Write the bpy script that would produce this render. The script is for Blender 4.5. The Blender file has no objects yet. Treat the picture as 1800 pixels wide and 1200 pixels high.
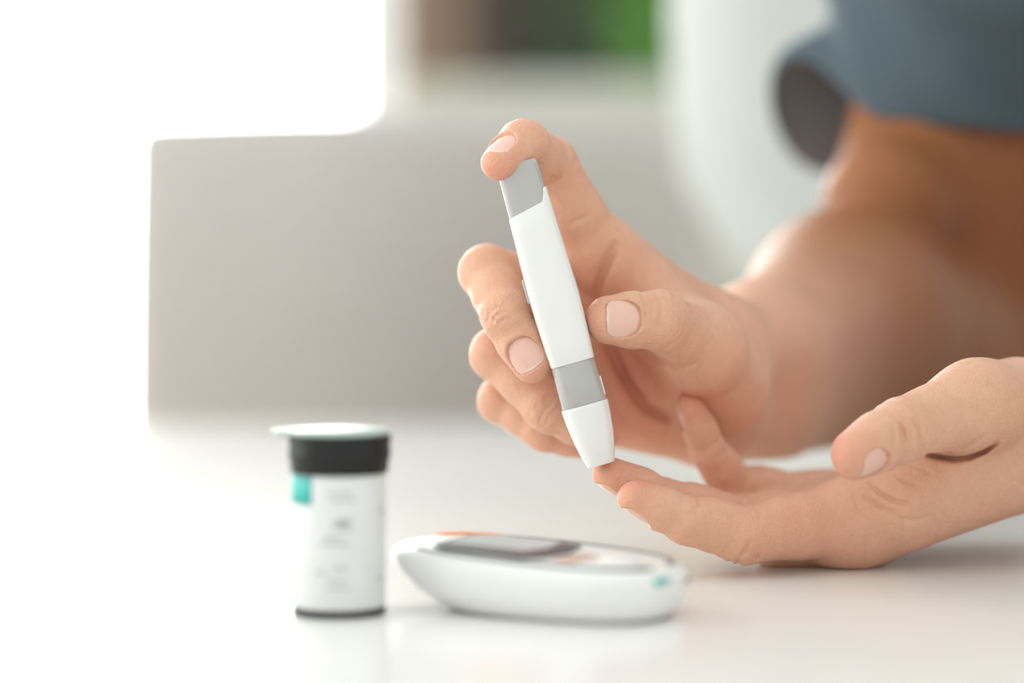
import bpy, bmesh, math
import numpy as np
from mathutils import Vector, Matrix

# ------------------------------------------------------------------ camera
SC = bpy.context.scene
COL = SC.collection
F_PX = 4250.0                       # 85 mm on a 36 mm wide sensor, 1800 px wide frame
CAM_H = 0.112                       # above the table top (table top is z = 0)
TILT = math.atan(170.0 / F_PX)      # looking slightly down
cam_data = bpy.data.cameras.new('camera')
cam = bpy.data.objects.new('camera', cam_data)
COL.objects.link(cam)
cam.location = (0, 0, CAM_H)
cam.rotation_euler = (math.pi / 2 - TILT, 0, 0)
cam_data.lens = 85
cam_data.sensor_width = 36
cam_data.clip_start = 0.05
cam_data.clip_end = 60
cam_data.dof.use_dof = True
cam_data.dof.focus_distance = 0.812
cam_data.dof.aperture_fstop = 2.7
SC.camera = cam
FWD = np.array([0, math.cos(TILT), -math.sin(TILT)])
UPV = np.array([0, math.sin(TILT), math.cos(TILT)])
CAMP = np.array([0, 0, CAM_H])

def P(px, py, d):
    """world point seen at pixel (px, py) of the 1800x1200 frame, d metres along the view axis"""
    return CAMP + d * (FWD + (px - 900) / F_PX * np.array([1., 0, 0]) + (600 - py) / F_PX * UPV)

def G(px, py, z=0.0):
    """world point on the level z at a pixel"""
    v = FWD + (px - 900) / F_PX * np.array([1., 0, 0]) + (600 - py) / F_PX * UPV
    return CAMP + v * ((z - CAM_H) / v[2])

# ------------------------------------------------------------------ light and exposure
SC.view_settings.view_transform = 'Standard'
SC.view_settings.look = 'None'
SC.view_settings.gamma = 1
SC.view_settings.exposure = 0.98
SC.view_settings.use_curve_mapping = False
world = bpy.data.worlds.new('sky')
SC.world = world
world.use_nodes = True
wb = world.node_tree.nodes['Background']
wb.inputs['Color'].default_value = (0.97, 1.0, 0.98, 1)
wb.inputs['Strength'].default_value = 0.60

def area(name, loc, target, sx, sy, power, color):
    d = bpy.data.lights.new(name, 'AREA')
    d.shape = 'RECTANGLE'; d.size = sx; d.size_y = sy; d.energy = power; d.color = color
    o = bpy.data.objects.new(name, d); COL.objects.link(o)
    o.location = loc; o.visible_camera = True
    o.rotation_euler = (Vector(target) - Vector(loc)).to_track_quat('-Z', 'Z').to_euler()
    return o
# bright overcast daylight outside the big back window; unseen left lamp added to light the hands
area('daylight_back_window', (-1.62, 4.75, 0.75), (-1.62, 0, 0.75), 2.6, 2.6, 165, (1.0, 1.0, 0.985))
area('left_key_light', (-1.95, 1.1, 0.85), (0, 1.1, 0.85), 2.2, 1.9, 21, (1.0, 0.99, 0.97))

# ------------------------------------------------------------------ materials
def nodes_of(m):
    m.use_nodes = True
    return m.node_tree.nodes, m.node_tree.links

def mat(name, color, rough=0.5, spec=0.5, noise=0.0, nscale=40.0, bump=0.0, bscale=200.0, coat=0.0, metallic=0.0, sheen=0.0, sss=0.0):
    m = bpy.data.materials.new(name)
    N, L = nodes_of(m)
    b = N['Principled BSDF']
    b.inputs['Roughness'].default_value = rough
    b.inputs['Specular IOR Level'].default_value = spec
    b.inputs['Coat Weight'].default_value = coat
    b.inputs['Metallic'].default_value = metallic
    b.inputs['Sheen Weight'].default_value = sheen
    tc = N.new('ShaderNodeTexCoord')
    nz = N.new('ShaderNodeTexNoise'); nz.inputs['Scale'].default_value = nscale; nz.inputs['Detail'].default_value = 4
    L.new(tc.outputs['Object'], nz.inputs['Vector'])
    mx = N.new('ShaderNodeMix'); mx.data_type = 'RGBA'
    c = np.array(color)
    mx.inputs['A'].default_value = (*np.clip(c * (1 - noise), 0, 1), 1)
    mx.inputs['B'].default_value = (*np.clip(c * (1 + noise), 0, 1), 1)
    L.new(nz.outputs['Fac'], mx.inputs['Factor'])
    L.new(mx.outputs['Result'], b.inputs['Base Color'])
    if bump > 0:
        n2 = N.new('ShaderNodeTexNoise'); n2.inputs['Scale'].default_value = bscale; n2.inputs['Detail'].default_value = 3
        L.new(tc.outputs['Object'], n2.inputs['Vector'])
        bp = N.new('ShaderNodeBump'); bp.inputs['Strength'].default_value = bump; bp.inputs['Distance'].default_value = 0.001
        L.new(n2.outputs['Fac'], bp.inputs['Height'])
        L.new(bp.outputs['Normal'], b.inputs['Normal'])
    if sss > 0:
        b.inputs['Subsurface Weight'].default_value = sss
        b.inputs['Subsurface Radius'].default_value = (1, 0.4, 0.25)
        b.inputs['Subsurface Scale'].default_value = 0.002
    return m

def skin_material():
    m = bpy.data.materials.new('skin')
    N, L = nodes_of(m)
    b = N['Principled BSDF']
    tc = N.new('ShaderNodeTexCoord')
    at = N.new('ShaderNodeAttribute'); at.attribute_name = 'flush'
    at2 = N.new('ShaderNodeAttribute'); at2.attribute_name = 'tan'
    n1 = N.new('ShaderNodeTexNoise'); n1.inputs['Scale'].default_value = 90; n1.inputs['Detail'].default_value = 5
    L.new(tc.outputs['Object'], n1.inputs['Vector'])
    base = N.new('ShaderNodeMix'); base.data_type = 'RGBA'
    base.inputs['A'].default_value = (0.655, 0.355, 0.232, 1)
    base.inputs['B'].default_value = (0.75, 0.455, 0.325, 1)
    n3 = N.new('ShaderNodeTexNoise'); n3.inputs['Scale'].default_value = 420; n3.inputs['Detail'].default_value = 4
    L.new(tc.outputs['Object'], n3.inputs['Vector'])
    av = N.new('ShaderNodeMath'); av.operation = 'ADD'
    L.new(n1.outputs['Fac'], av.inputs[0]); L.new(n3.outputs['Fac'], av.inputs[1])
    mr = N.new('ShaderNodeMapRange'); mr.inputs['From Min'].default_value = 0.45; mr.inputs['From Max'].default_value = 1.55
    L.new(av.outputs[0], mr.inputs['Value']); L.new(mr.outputs['Result'], base.inputs['Factor'])
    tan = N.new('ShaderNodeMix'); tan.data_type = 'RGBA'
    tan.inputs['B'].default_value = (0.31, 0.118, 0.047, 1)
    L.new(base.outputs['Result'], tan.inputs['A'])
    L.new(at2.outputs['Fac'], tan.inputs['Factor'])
    red = N.new('ShaderNodeMix'); red.data_type = 'RGBA'
    red.inputs['B'].default_value = (0.70, 0.285, 0.20, 1)
    L.new(tan.outputs['Result'], red.inputs['A'])
    L.new(at.outputs['Fac'], red.inputs['Factor'])
    L.new(red.outputs['Result'], b.inputs['Base Color'])
    b.inputs['Roughness'].default_value = 0.48
    b.inputs['Specular IOR Level'].default_value = 0.27
    b.inputs['Subsurface Weight'].default_value = 0.22
    b.inputs['Subsurface Radius'].default_value = (1.0, 0.36, 0.2)
    b.inputs['Subsurface Scale'].default_value = 0.0035
    # fine skin relief
    v = N.new('ShaderNodeTexVoronoi'); v.inputs['Scale'].default_value = 1150
    L.new(tc.outputs['Object'], v.inputs['Vector'])
    n2 = N.new('ShaderNodeTexNoise'); n2.inputs['Scale'].default_value = 520; n2.inputs['Detail'].default_value = 3
    L.new(tc.outputs['Object'], n2.inputs['Vector'])
    ad = N.new('ShaderNodeMath'); ad.operation = 'ADD'
    L.new(v.outputs['Distance'], ad.inputs[0]); L.new(n2.outputs['Fac'], ad.inputs[1])
    bp = N.new('ShaderNodeBump'); bp.inputs['Strength'].default_value = 0.5; bp.inputs['Distance'].default_value = 0.0004
    L.new(ad.outputs[0], bp.inputs['Height'])
    L.new(bp.outputs['Normal'], b.inputs['Normal'])
    return m

def wood_material(name, c1, c2):
    m = bpy.data.materials.new(name)
    N, L = nodes_of(m)
    b = N['Principled BSDF']; b.inputs['Roughness'].default_value = 0.6
    tc = N.new('ShaderNodeTexCoord')
    w = N.new('ShaderNodeTexNoise'); w.inputs['Scale'].default_value = 6; w.inputs['Detail'].default_value = 6
    mp = N.new('ShaderNodeMapping'); mp.inputs['Scale'].default_value = (8, 8, 0.6)
    L.new(tc.outputs['Object'], mp.inputs['Vector']); L.new(mp.outputs['Vector'], w.inputs['Vector'])
    r = N.new('ShaderNodeMix'); r.data_type = 'RGBA'
    r.inputs['A'].default_value = (*c1, 1); r.inputs['B'].default_value = (*c2, 1)
    L.new(w.outputs['Fac'], r.inputs['Factor']); L.new(r.outputs['Result'], b.inputs['Base Color'])
    return m

def glass_material():
    m = bpy.data.materials.new('window_glass')
    N, L = nodes_of(m)
    N.remove(N['Principled BSDF'])
    t = N.new('ShaderNodeBsdfTransparent'); t.inputs['Color'].default_value = (0.97, 0.99, 0.98, 1)
    g = N.new('ShaderNodeBsdfGlossy'); g.inputs['Roughness'].default_value = 0.02
    mx = N.new('ShaderNodeMixShader'); mx.inputs['Fac'].default_value = 0.02
    L.new(t.outputs[0], mx.inputs[1]); L.new(g.outputs[0], mx.inputs[2])
    L.new(mx.outputs[0], N['Material Output'].inputs['Surface'])
    return m

M = {}
M['skin'] = skin_material()
def nail_material():
    m = mat('nail', (0.80, 0.49, 0.40), 0.14, 0.6, 0.03, 300, sss=0.15)
    N, L = m.node_tree.nodes, m.node_tree.links
    b = N['Principled BSDF']; src = b.inputs['Base Color'].links[0].from_socket
    at = N.new('ShaderNodeAttribute'); at.attribute_name = 'free_edge'
    mx = N.new('ShaderNodeMix'); mx.data_type = 'RGBA'; mx.inputs['B'].default_value = (0.84, 0.66, 0.54, 1)
    L.new(src, mx.inputs['A']); L.new(at.outputs['Fac'], mx.inputs['Factor']); L.new(mx.outputs['Result'], b.inputs['Base Color'])
    return m
M['nail'] = nail_material()
M['table'] = mat('table_white', (0.80, 0.79, 0.765), 0.22, 0.5, 0.012, 3, 0.03, 60)
M['table_leg'] = mat('table_leg_white', (0.75, 0.75, 0.74), 0.4)
M['pen_white'] = mat('pen_white', (0.80, 0.795, 0.77), 0.2, 0.5, 0.01, 30, coat=0.2)
M['pen_grey'] = mat('pen_grey', (0.43, 0.42, 0.40), 0.16, 0.5, 0.02, 30, coat=0.5)
M['pen_dark'] = mat('pen_seam', (0.30, 0.30, 0.29), 0.5)
M['black'] = mat('black_plastic', (0.009, 0.009, 0.009), 0.42, 0.35, 0.05, 60)
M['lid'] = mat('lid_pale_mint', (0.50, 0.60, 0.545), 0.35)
M['label'] = mat('vial_label', (0.76, 0.76, 0.75), 0.4, 0.5, 0.03, 90)
M['print'] = mat('grey_print', (0.58, 0.58, 0.57), 0.5)
M['print_dark'] = mat('dark_print', (0.36, 0.36, 0.35), 0.5)
M['teal'] = mat('teal_print', (0.04, 0.46, 0.41), 0.45)
M['vial_base'] = mat('vial_base', (0.012, 0.008, 0.012), 0.6, 0.25)
M['meter'] = mat('meter_white', (0.83, 0.83, 0.81), 0.3, 0.5, 0.01, 30)
M['bezel'] = mat('bezel_dark', (0.06, 0.06, 0.065), 0.35)
M['rim'] = mat('rim_grey', (0.22, 0.22, 0.23), 0.4)
M['screen'] = mat('screen_grey', (0.60, 0.62, 0.62), 0.15)
M['orange'] = mat('orange_trim', (0.85, 0.30, 0.13), 0.4)
M['rose'] = mat('rose_mark', (0.55, 0.33, 0.24), 0.4)
M['shirt'] = mat('shirt_slate_blue', (0.072, 0.105, 0.128), 0.85, 0.2, 0.12, 50, 0.4, 900, sheen=0.2)
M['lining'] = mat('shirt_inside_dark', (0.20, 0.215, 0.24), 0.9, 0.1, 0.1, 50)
M['grey_fabric'] = mat('grey_fabric', (0.52, 0.49, 0.465), 0.9, 0.15, 0.05, 30, 0.3, 500)
M['sage_fabric'] = mat('sage_grey_fabric', (0.46, 0.46, 0.405), 0.9, 0.15, 0.05, 30, 0.3, 500)
M['white_fabric'] = mat('white_fabric', (0.60, 0.615, 0.59), 0.9, 0.15, 0.03, 30, 0.3, 500)
M['chair_wood'] = wood_material('chair_wood', (0.30, 0.20, 0.12), (0.42, 0.29, 0.18))
M['frame_wood'] = wood_material('frame_wood', (0.15, 0.105, 0.075), (0.20, 0.14, 0.10))
M['dark_wood'] = wood_material('dark_wood', (0.055, 0.042, 0.028), (0.08, 0.06, 0.042))
M['wall'] = mat('wall_white', (0.80, 0.80, 0.78), 0.8, 0.3, 0.02, 4)
M['floor'] = wood_material('floor_wood', (0.36, 0.27, 0.19), (0.48, 0.37, 0.27))
M['glass'] = glass_material()
M['hedge'] = mat('hedge_brown', (0.062, 0.047, 0.026), 0.9, 0.1, 0.35, 9)
M['leaf'] = mat('leaf_green', (0.105, 0.34, 0.006), 0.6, 0.3, 0.3, 5)
M['leaf_dark'] = mat('leaf_dark_green', (0.04, 0.085, 0.01), 0.6, 0.3, 0.3, 5)
M['stem'] = mat('stem_brown', (0.08, 0.05, 0.03), 0.8)
M['soil'] = mat('garden_soil', (0.16, 0.12, 0.08), 0.95, 0.1, 0.25, 12)
M['planter'] = mat('planter_clay', (0.30, 0.16, 0.10), 0.8)

# ------------------------------------------------------------------ object helpers
def tag(o, label=None, cat=None, group=None, kind=None):
    if label: o['label'] = label
    if cat: o['category'] = cat
    if group: o['group'] = group
    if kind: o['kind'] = kind
    return o

def empty(name, loc, rz=0.0):
    o = bpy.data.objects.new(name, None); COL.objects.link(o)
    o.location = loc; o.rotation_euler = (0, 0, rz); o.empty_display_size = 0.02
    return o

def mesh_obj(name, verts, faces, m, parent=None, smooth=True, mats=None):
    me = bpy.data.meshes.new(name)
    me.from_pydata([tuple(v) for v in verts], [], [tuple(f) for f in faces])
    me.validate(); me.update()
    if smooth:
        me.polygons.foreach_set('use_smooth', [True] * len(me.polygons))
    for k in (mats or [m]):
        me.materials.append(k)
    o = bpy.data.objects.new(name, me); COL.objects.link(o)
    if parent: o.parent = parent
    return o

def bm_obj(name, bm, m, parent=None, smooth=False):
    me = bpy.data.meshes.new(name)
    bm.normal_update(); bm.to_mesh(me); bm.free()
    if smooth:
        me.polygons.foreach_set('use_smooth', [True] * len(me.polygons))
    me.materials.append(m)
    o = bpy.data.objects.new(name, me); COL.objects.link(o)
    if parent: o.parent = parent
    return o

def box_bm(x0, x1, y0, y1, z0, z1, bevel=0.0, seg=3, bm=None):
    bm = bm or bmesh.new()
    r = bmesh.ops.create_cube(bm, size=1)
    bmesh.ops.transform(bm, verts=r['verts'], matrix=Matrix.Translation(((x0 + x1) / 2, (y0 + y1) / 2, (z0 + z1) / 2)) @ Matrix.Diagonal((x1 - x0, y1 - y0, z1 - z0, 1)))
    if bevel > 0:
        es = list({e for v in r['verts'] for e in v.link_edges})
        bmesh.ops.bevel(bm, geom=es, offset=bevel, segments=seg, profile=0.5, affect='EDGES')
    return bm

def box(name, x0, x1, y0, y1, z0, z1, m, parent=None, bevel=0.0, seg=3):
    return bm_obj(name, box_bm(x0, x1, y0, y1, z0, z1, bevel, seg), m, parent, bevel > 0)

def lathe(name, prof, m, parent=None, n=64, smooth=True, cap=True):
    vs, fs = [], []
    for r, z in prof:
        for i in range(n):
            a = 2 * math.pi * i / n
            vs.append((r * math.cos(a), r * math.sin(a), z))
    for j in range(len(prof) - 1):
        for i in range(n):
            k = (i + 1) % n
            fs.append((j * n + i, j * n + k, (j + 1) * n + k, (j + 1) * n + i))
    if cap:
        fs.append(tuple(range(n - 1, -1, -1)))
        fs.append(tuple((len(prof) - 1) * n + i for i in range(n)))
    return mesh_obj(name, vs, fs, m, parent, smooth)

def patch(name, f, nu, nv, m, parent, thick):
    """a small curved sheet with real thickness: f(u, v) -> (point, normal)"""
    vs, fs = [], []
    for s in (0, 1):
        for j in range(nv + 1):
            for i in range(nu + 1):
                p, n = f(i / nu, j / nv)
                vs.append(np.array(p) + np.array(n) * (thick if s else -thick))
    W = nu + 1; T = W * (nv + 1)
    for j in range(nv):
        for i in range(nu):
            a = j * W + i
            fs.append((a + W, a + W + 1, a + 1, a))
            fs.append((T + a, T + a + 1, T + a + W + 1, T + a + W))
    for i in range(nu):
        fs.append((i, i + 1, T + i + 1, T + i)); b = nv * W + i
        fs.append((b + 1, b, T + b, T + b + 1))
    for j in range(nv):
        a = j * W; fs.append((a + W, a, T + a, T + a + W)); b = a + nu
        fs.append((b, b + W, T + b + W, T + b))
    return mesh_obj(name, vs, fs, m, parent, True)

def autosmooth(o, deg=35):
    me = o.data
    me.set_sharp_from_angle(angle=math.radians(deg))
    return o

# ------------------------------------------------------------------ the room
FLOOR = -0.72
def structure(o): o['kind'] = 'structure'; return o
structure(box('floor', -2.2, 2.6, -0.6, 4.7, FLOOR - 0.05, FLOOR, M['floor']))
# back wall: low sill below the windows, solid part on the right
WB = 4.6
wb_ = empty('wall_back', (0, WB, FLOOR)); structure(wb_)
def wb_piece(x0, x1, z0, z1, name='wall_panel'):
    return box(name, x0, x1, 0.0, 0.12, z0 - FLOOR, z1 - FLOOR, M['wall'], wb_)
wb_piece(-3.0, 2.6, FLOOR, -0.60)
wb_piece(-3.0, 2.6, 2.0, 2.3)
wb_piece(0.95, 2.6, -0.60, 2.0)
wb_piece(-3.0, -2.85, -0.60, 2.0)
def window(name, x0, x1, z0, z1, y, fm=None):
    fm = fm or M['table_leg']
    w = empty(name, (x0, y, z0)); structure(w)
    W, H = x1 - x0, z1 - z0
    t = 0.022
    box('window_frame', 0, t, 0.02, 0.09, 0, H, fm, w, 0.004, 1)
    box('window_frame', W - t, W, 0.02, 0.09, 0, H, fm, w, 0.004, 1)
    box('window_frame', t, W - t, 0.02, 0.09, 0, t, fm, w, 0.004, 1)
    box('window_frame', t, W - t, 0.02, 0.09, H - t, H, fm, w, 0.004, 1)
    box('pane', t, W - t, 0.05, 0.056, t, H - t, M['glass'], w)
    return w
window('window_1', -2.85, -0.225, -0.60, 2.0, WB)
window('window_2', -0.03, 0.95, -0.60, 2.0, WB, M['dark_wood'])
# broad wooden mullion between the windows
structure(box('trim_1', -0.225, -0.085, WB - 0.03, WB + 0.13, -0.60, 2.0, M['frame_wood'], None, 0.006, 2))
structure(box('trim_2', -0.085, -0.03, WB - 0.01, WB + 0.1, -0.60, 2.0, M['dark_wood']))
# left wall with an unseen window added to carry the left key light
XL = -1.8
wl = empty('wall_left', (XL, 0, FLOOR)); structure(wl)
def wl_piece(y0, y1, z0, z1):
    return box('wall_panel', -0.1, 0, y0, y1, z0 - FLOOR, z1 - FLOOR, M['wall'], wl)
wl_piece(-0.6, 4.6, FLOOR, -0.1); wl_piece(-0.6, 4.6, 1.8, 2.3)
wl_piece(-0.6, 0.0, -0.1, 1.8); wl_piece(2.2, 4.6, -0.1, 1.8)
w3 = empty('key_light_window', (XL, 0, -0.1)); structure(w3)
for (a, b, c, d) in ((0, .05, 0, 1.9), (2.15, 2.2, 0, 1.9), (1.075, 1.125, .05, 1.85)):
    box('window_frame', -0.08, -0.02, a, b, c, d, M['table_leg'], w3, 0.004, 1)
for (c, d) in ((0, .05), (1.85, 1.9)):
    box('window_frame', -0.08, -0.02, .05, 2.15, c, d, M['table_leg'], w3, 0.004, 1)
box('pane', -0.053, -0.047, .05, 1.075, .05, 1.85, M['glass'], w3)
box('pane', -0.053, -0.047, 1.125, 2.15, .05, 1.85, M['glass'], w3)

# ------------------------------------------------------------------ garden outside the right-hand window
structure(box('ground', -4.5, 5.0, 4.75, 11.0, FLOOR - 0.25, FLOOR - 0.15, M['soil']))
rng = np.random.default_rng(5)
def shrub(name, loc, rx, ry, h, n, leafmat, label, cat, lsize, group=None):
    o = empty(name, loc); tag(o, label, cat, group)
    vs, fs = [], []
    for i in range(n):
        u = rng.normal(size=3); u /= np.linalg.norm(u)
        rr = rng.uniform(0.55, 1.0) ** 0.5
        c = np.array([u[0] * rx * rr, u[1] * ry * rr, h * 0.55 + u[2] * h * 0.45 * rr])
        a = rng.normal(size=3); a /= np.linalg.norm(a)
        b = np.cross(a, rng.normal(size=3)); b /= np.linalg.norm(b)
        nrm = np.cross(a, b)
        l = lsize * rng.uniform(0.7, 1.3)
        k = len(vs)
        vs += [c - a * l, c + b * l * .42 + nrm * l * .1, c + a * l, c - b * l * .42 + nrm * l * .1, c + nrm * l * .16]
        fs += [(k, k + 1, k + 4), (k + 1, k + 2, k + 4), (k + 2, k + 3, k + 4), (k + 3, k, k + 4)]
    fo = mesh_obj('foliage', vs, fs, leafmat, o, False); fo['kind'] = 'stuff'
    # stems from the ground into the crown
    vs, fs = [], []
    for i in range(7):
        a = i * 0.9; top = np.array([math.cos(a) * rx * .5, math.sin(a) * ry * .5, h * .75])
        k = len(vs)
        for q, t in enumerate((0, 1)):
            c = top * t + np.array([math.cos(a), math.sin(a), 0]) * .03 * (1 - t)
            r = 0.018 * (1 - .7 * t)
            for s in range(6):
                vs.append(c + np.array([math.cos(s * 1.047) * r, math.sin(s * 1.047) * r, 0]))
        for s in range(6):
            t = (s + 1) % 6; fs.append((k + s, k + t, k + 6 + t, k + 6 + s))
    mesh_obj('stems', vs, fs, M['stem'], o, True)
    return o
GZ = FLOOR - 0.15
shrub('hedge', (0.62, 6.5, GZ), 0.80, 0.35, 2.6, 6000, M['hedge'], 'dry brown hedge seen dark and blurred through the window', 'hedge', 0.075)
shrub('bush', (0.17, 5.95, GZ), 0.08, 0.10, 2.1, 1300, M['leaf_dark'], 'dark green bush between the brown hedge and the bright green bush', 'bush', 0.055)
shrub('bush', (0.385, 5.5, GZ), 0.125, 0.16, 2.2, 2200, M['leaf'], 'bright green bush outside the window, beside the white chair', 'bush', 0.055)

# ------------------------------------------------------------------ table
table = empty('table', (-0.2, 0.95, FLOOR))
tag(table, 'white glossy table the arms, bottle and meter rest on', 'table')
def tb(name, x0, x1, y0, y1, z0, z1, m, bev):
    return box(name, x0 + 0.2, x1 + 0.2, y0 - 0.95, y1 - 0.95, z0 - FLOOR, z1 - FLOOR, m, table, bev, 3)
tb('table_top', -1.15, 0.46, 0.28, 1.52, -0.03, 0.0, M['table'], 0.003)
for lx in (-1.08, 0.36):
    for ly in (0.34, 1.40):
        tb('leg', lx, lx + 0.06, ly, ly + 0.06, FLOOR, -0.09, M['table_leg'], 0.004)
tb('apron', -1.05, 0.39, 0.35, 0.37, -0.09, -0.03, M['table_leg'], 0.002)
tb('apron', -1.05, 0.39, 1.43, 1.45, -0.09, -0.03, M['table_leg'], 0.002)

# ------------------------------------------------------------------ seats behind the table
def soft_block(name, x0, x1, y0, y1, z0, z1, m, parent, bev, puff=0.01, bend=0.0, taper=0.0):
    bm = box_bm(x0, x1, y0, y1, z0, z1, bev, 5)
    bmesh.ops.subdivide_edges(bm, edges=[e for e in bm.edges if e.calc_length() > 0.12], cuts=7, use_grid_fill=True)
    cx, cy, cz = (x0 + x1) / 2, (y0 + y1) / 2, (z0 + z1) / 2
    hx, hy, hz = (x1 - x0) / 2, (y1 - y0) / 2, (z1 - z0) / 2
    for v in bm.verts:
        ax = max(0, 1 - ((v.co.x - cx) / hx) ** 2); ay = max(0, 1 - ((v.co.y - cy) / hy) ** 2); az = max(0, 1 - ((v.co.z - cz) / hz) ** 2)
        v.co.x += puff * ay * az * math.copysign(1, v.co.x - cx) * min(1, abs(v.co.x - cx) / hx)
        v.co.y += puff * ax * az * math.copysign(1, v.co.y - cy) * min(1, abs(v.co.y - cy) / hy)
        v.co.z += puff * ax * ay * math.copysign(1, v.co.z - cz) * min(1, abs(v.co.z - cz) / hz)
        if taper and v.co.x < cx:
            v.co.x += min(.22, taper * max(0, z1 - .28 - v.co.z) ** 2) * (cx - v.co.x) / hx
        v.co.y += bend * max(0.0, v.co.x - cx + .3 * hx) ** 2
    return bm_obj(name, bm, m, parent, True)

def seat(name, label, cat, x0, x1, y, depth, top, seat_z, m, arms=0.0, bev=0.03, back_t=0.14, bend=0.0, taper=0.0, inset=0.0):
    o = empty(name, ((x0 + x1) / 2, y, FLOOR)); tag(o, label, cat)
    w = (x1 - x0) / 2
    soft_block('backrest', -w, w, 0, back_t, seat_z - FLOOR - .1, top - FLOOR, m, o, bev, .01, bend, taper)
    soft_block('seat', -w + arms + inset, w - arms, back_t, back_t + depth, seat_z - FLOOR - .14, seat_z - FLOOR, m, o, 0.03)
    if arms:
        for s in (-1, 1):
            soft_block('armrest', min(s * w, s * (w - arms)), max(s * w, s * (w - arms)), back_t + .005, back_t + depth, seat_z - FLOOR - .2, seat_z - FLOOR + .16, m, o, 0.03)
    for sx in (-1 + inset / w, 1):
        for yy in (.06, back_t + depth - .05):
            box('leg', sx * (w - .06) - .02, sx * (w - .06) + .02, yy - .02, yy + .02, 0, seat_z - FLOOR - .13, M['chair_wood'], o, 0.004, 2)
    return o
seat('armchair', 'wide light grey padded armchair back behind the table', 'armchair', -0.278, 0.150, 1.74, 0.42, 0.204, -0.30, M['grey_fabric'], 0, 0.02, .14, 2.2)
seat('sofa', 'sage grey sofa back rising behind the light grey armchair', 'sofa', -0.155, 1.55, 3.05, 0.62, 0.318, -0.32, M['sage_fabric'], 0.14, 0.05, 0.2)
seat('chair', 'white upholstered high-backed chair behind the person', 'chair', 0.112, 0.62, 1.56, 0.42, 0.50, -0.28, M['white_fabric'], 0, 0.05, 0.10, 0, 2.4, 0.07)

# ------------------------------------------------------------------ implicit surface modelling
def unit(v):
    v = np.asarray(v, float); return v / np.linalg.norm(v)

def smin(a, b, k):
    h = np.maximum(k - np.abs(a - b), 0) / k
    return np.minimum(a, b) - h * h * k * 0.25

def sstep(a, b, x):
    t = np.clip((x - a) / (b - a), 0, 1); return t * t * (3 - 2 * t)

def graded(lo, flo, fhi, hi, h, hmax):
    c = [flo]
    while c[-1] < fhi: c.append(c[-1] + h)
    s = h
    while c[-1] < hi: s = min(s * 1.12, hmax); c.append(c[-1] + s)
    s = h; b = []
    q = flo
    while q > lo: s = min(s * 1.12, hmax); q -= s; b.append(q)
    return np.array(b[::-1] + c, dtype=np.float32)

class Field:
    def __init__(self, xs, ys, zs):
        self.ax = (xs, ys, zs)
        self.f = np.full((len(xs), len(ys), len(zs)), 0.05, np.float32)
    def block(self, lo, hi):
        sl = []
        for a, l, h in zip(self.ax, lo, hi):
            i0 = max(0, int(np.searchsorted(a, l)) - 1); i1 = min(len(a), int(np.searchsorted(a, h)) + 1)
            if i1 <= i0: i1 = i0 + 1
            sl.append(slice(i0, i1))
        X = self.ax[0][sl[0]][:, None, None]; Y = self.ax[1][sl[1]][None, :, None]; Z = self.ax[2][sl[2]][None, None, :]
        return tuple(sl), (X, Y, Z)
    def sample(self, p):
        p = np.atleast_2d(p)
        idx, fr = [], []
        for k in range(3):
            a = self.ax[k]
            i = np.clip(np.searchsorted(a, p[:, k]) - 1, 0, len(a) - 2)
            idx.append(i); fr.append(np.clip((p[:, k] - a[i]) / (a[i + 1] - a[i]), 0, 1))
        r = 0
        for dx in (0, 1):
            for dy in (0, 1):
                for dz in (0, 1):
                    w = (fr[0] if dx else 1 - fr[0]) * (fr[1] if dy else 1 - fr[1]) * (fr[2] if dz else 1 - fr[2])
                    r = r + w * self.f[idx[0] + dx, idx[1] + dy, idx[2] + dz]
        return r

def capsule(XYZ, a, b, ra, rb, n=None, wn=1.0, ws=1.0):
    """tapered capsule; n = flattening direction, wn / ws = scale along it and across it"""
    X, Y, Z = XYZ
    a = np.asarray(a, np.float32); b = np.asarray(b, np.float32); ab = b - a
    L2 = max(float(ab @ ab), 1e-12)
    px, py, pz = X - a[0], Y - a[1], Z - a[2]
    t = np.clip((px * ab[0] + py * ab[1] + pz * ab[2]) / L2, 0, 1)
    qx, qy, qz = px - t * ab[0], py - t * ab[1], pz - t * ab[2]
    r = ra + (rb - ra) * t
    if n is None:
        return np.sqrt(qx * qx + qy * qy + qz * qz) - r
    ax = ab / math.sqrt(L2)
    n = unit(np.asarray(n) - ax * float(np.dot(n, ax))).astype(np.float32)
    s = np.cross(ax, n)
    dn = qx * n[0] + qy * n[1] + qz * n[2]
    ds = qx * s[0] + qy * s[1] + qz * s[2]
    rest = np.maximum(qx * qx + qy * qy + qz * qz - dn * dn - ds * ds, 0)
    return np.sqrt((dn / wn) ** 2 + (ds / ws) ** 2 + rest) - r

def add_caps(F, caps, k):
    """blend capsules (a, b, ra, rb[, n, wn, ws]) into the field"""
    for c in caps:
        a, b, ra, rb = c[:4]
        n, wn, ws = (c[4:7] if len(c) > 4 else (None, 1, 1))
        m = max(ra, rb) * max(wn, ws, 1) + k + 0.004
        lo = np.minimum(a, b) - m; hi = np.maximum(a, b) + m
        sl, XYZ = F.block(lo, hi)
        F.f[sl] = smin(F.f[sl], capsule(XYZ, a, b, ra, rb, n, wn, ws).astype(np.float32), k)

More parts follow.
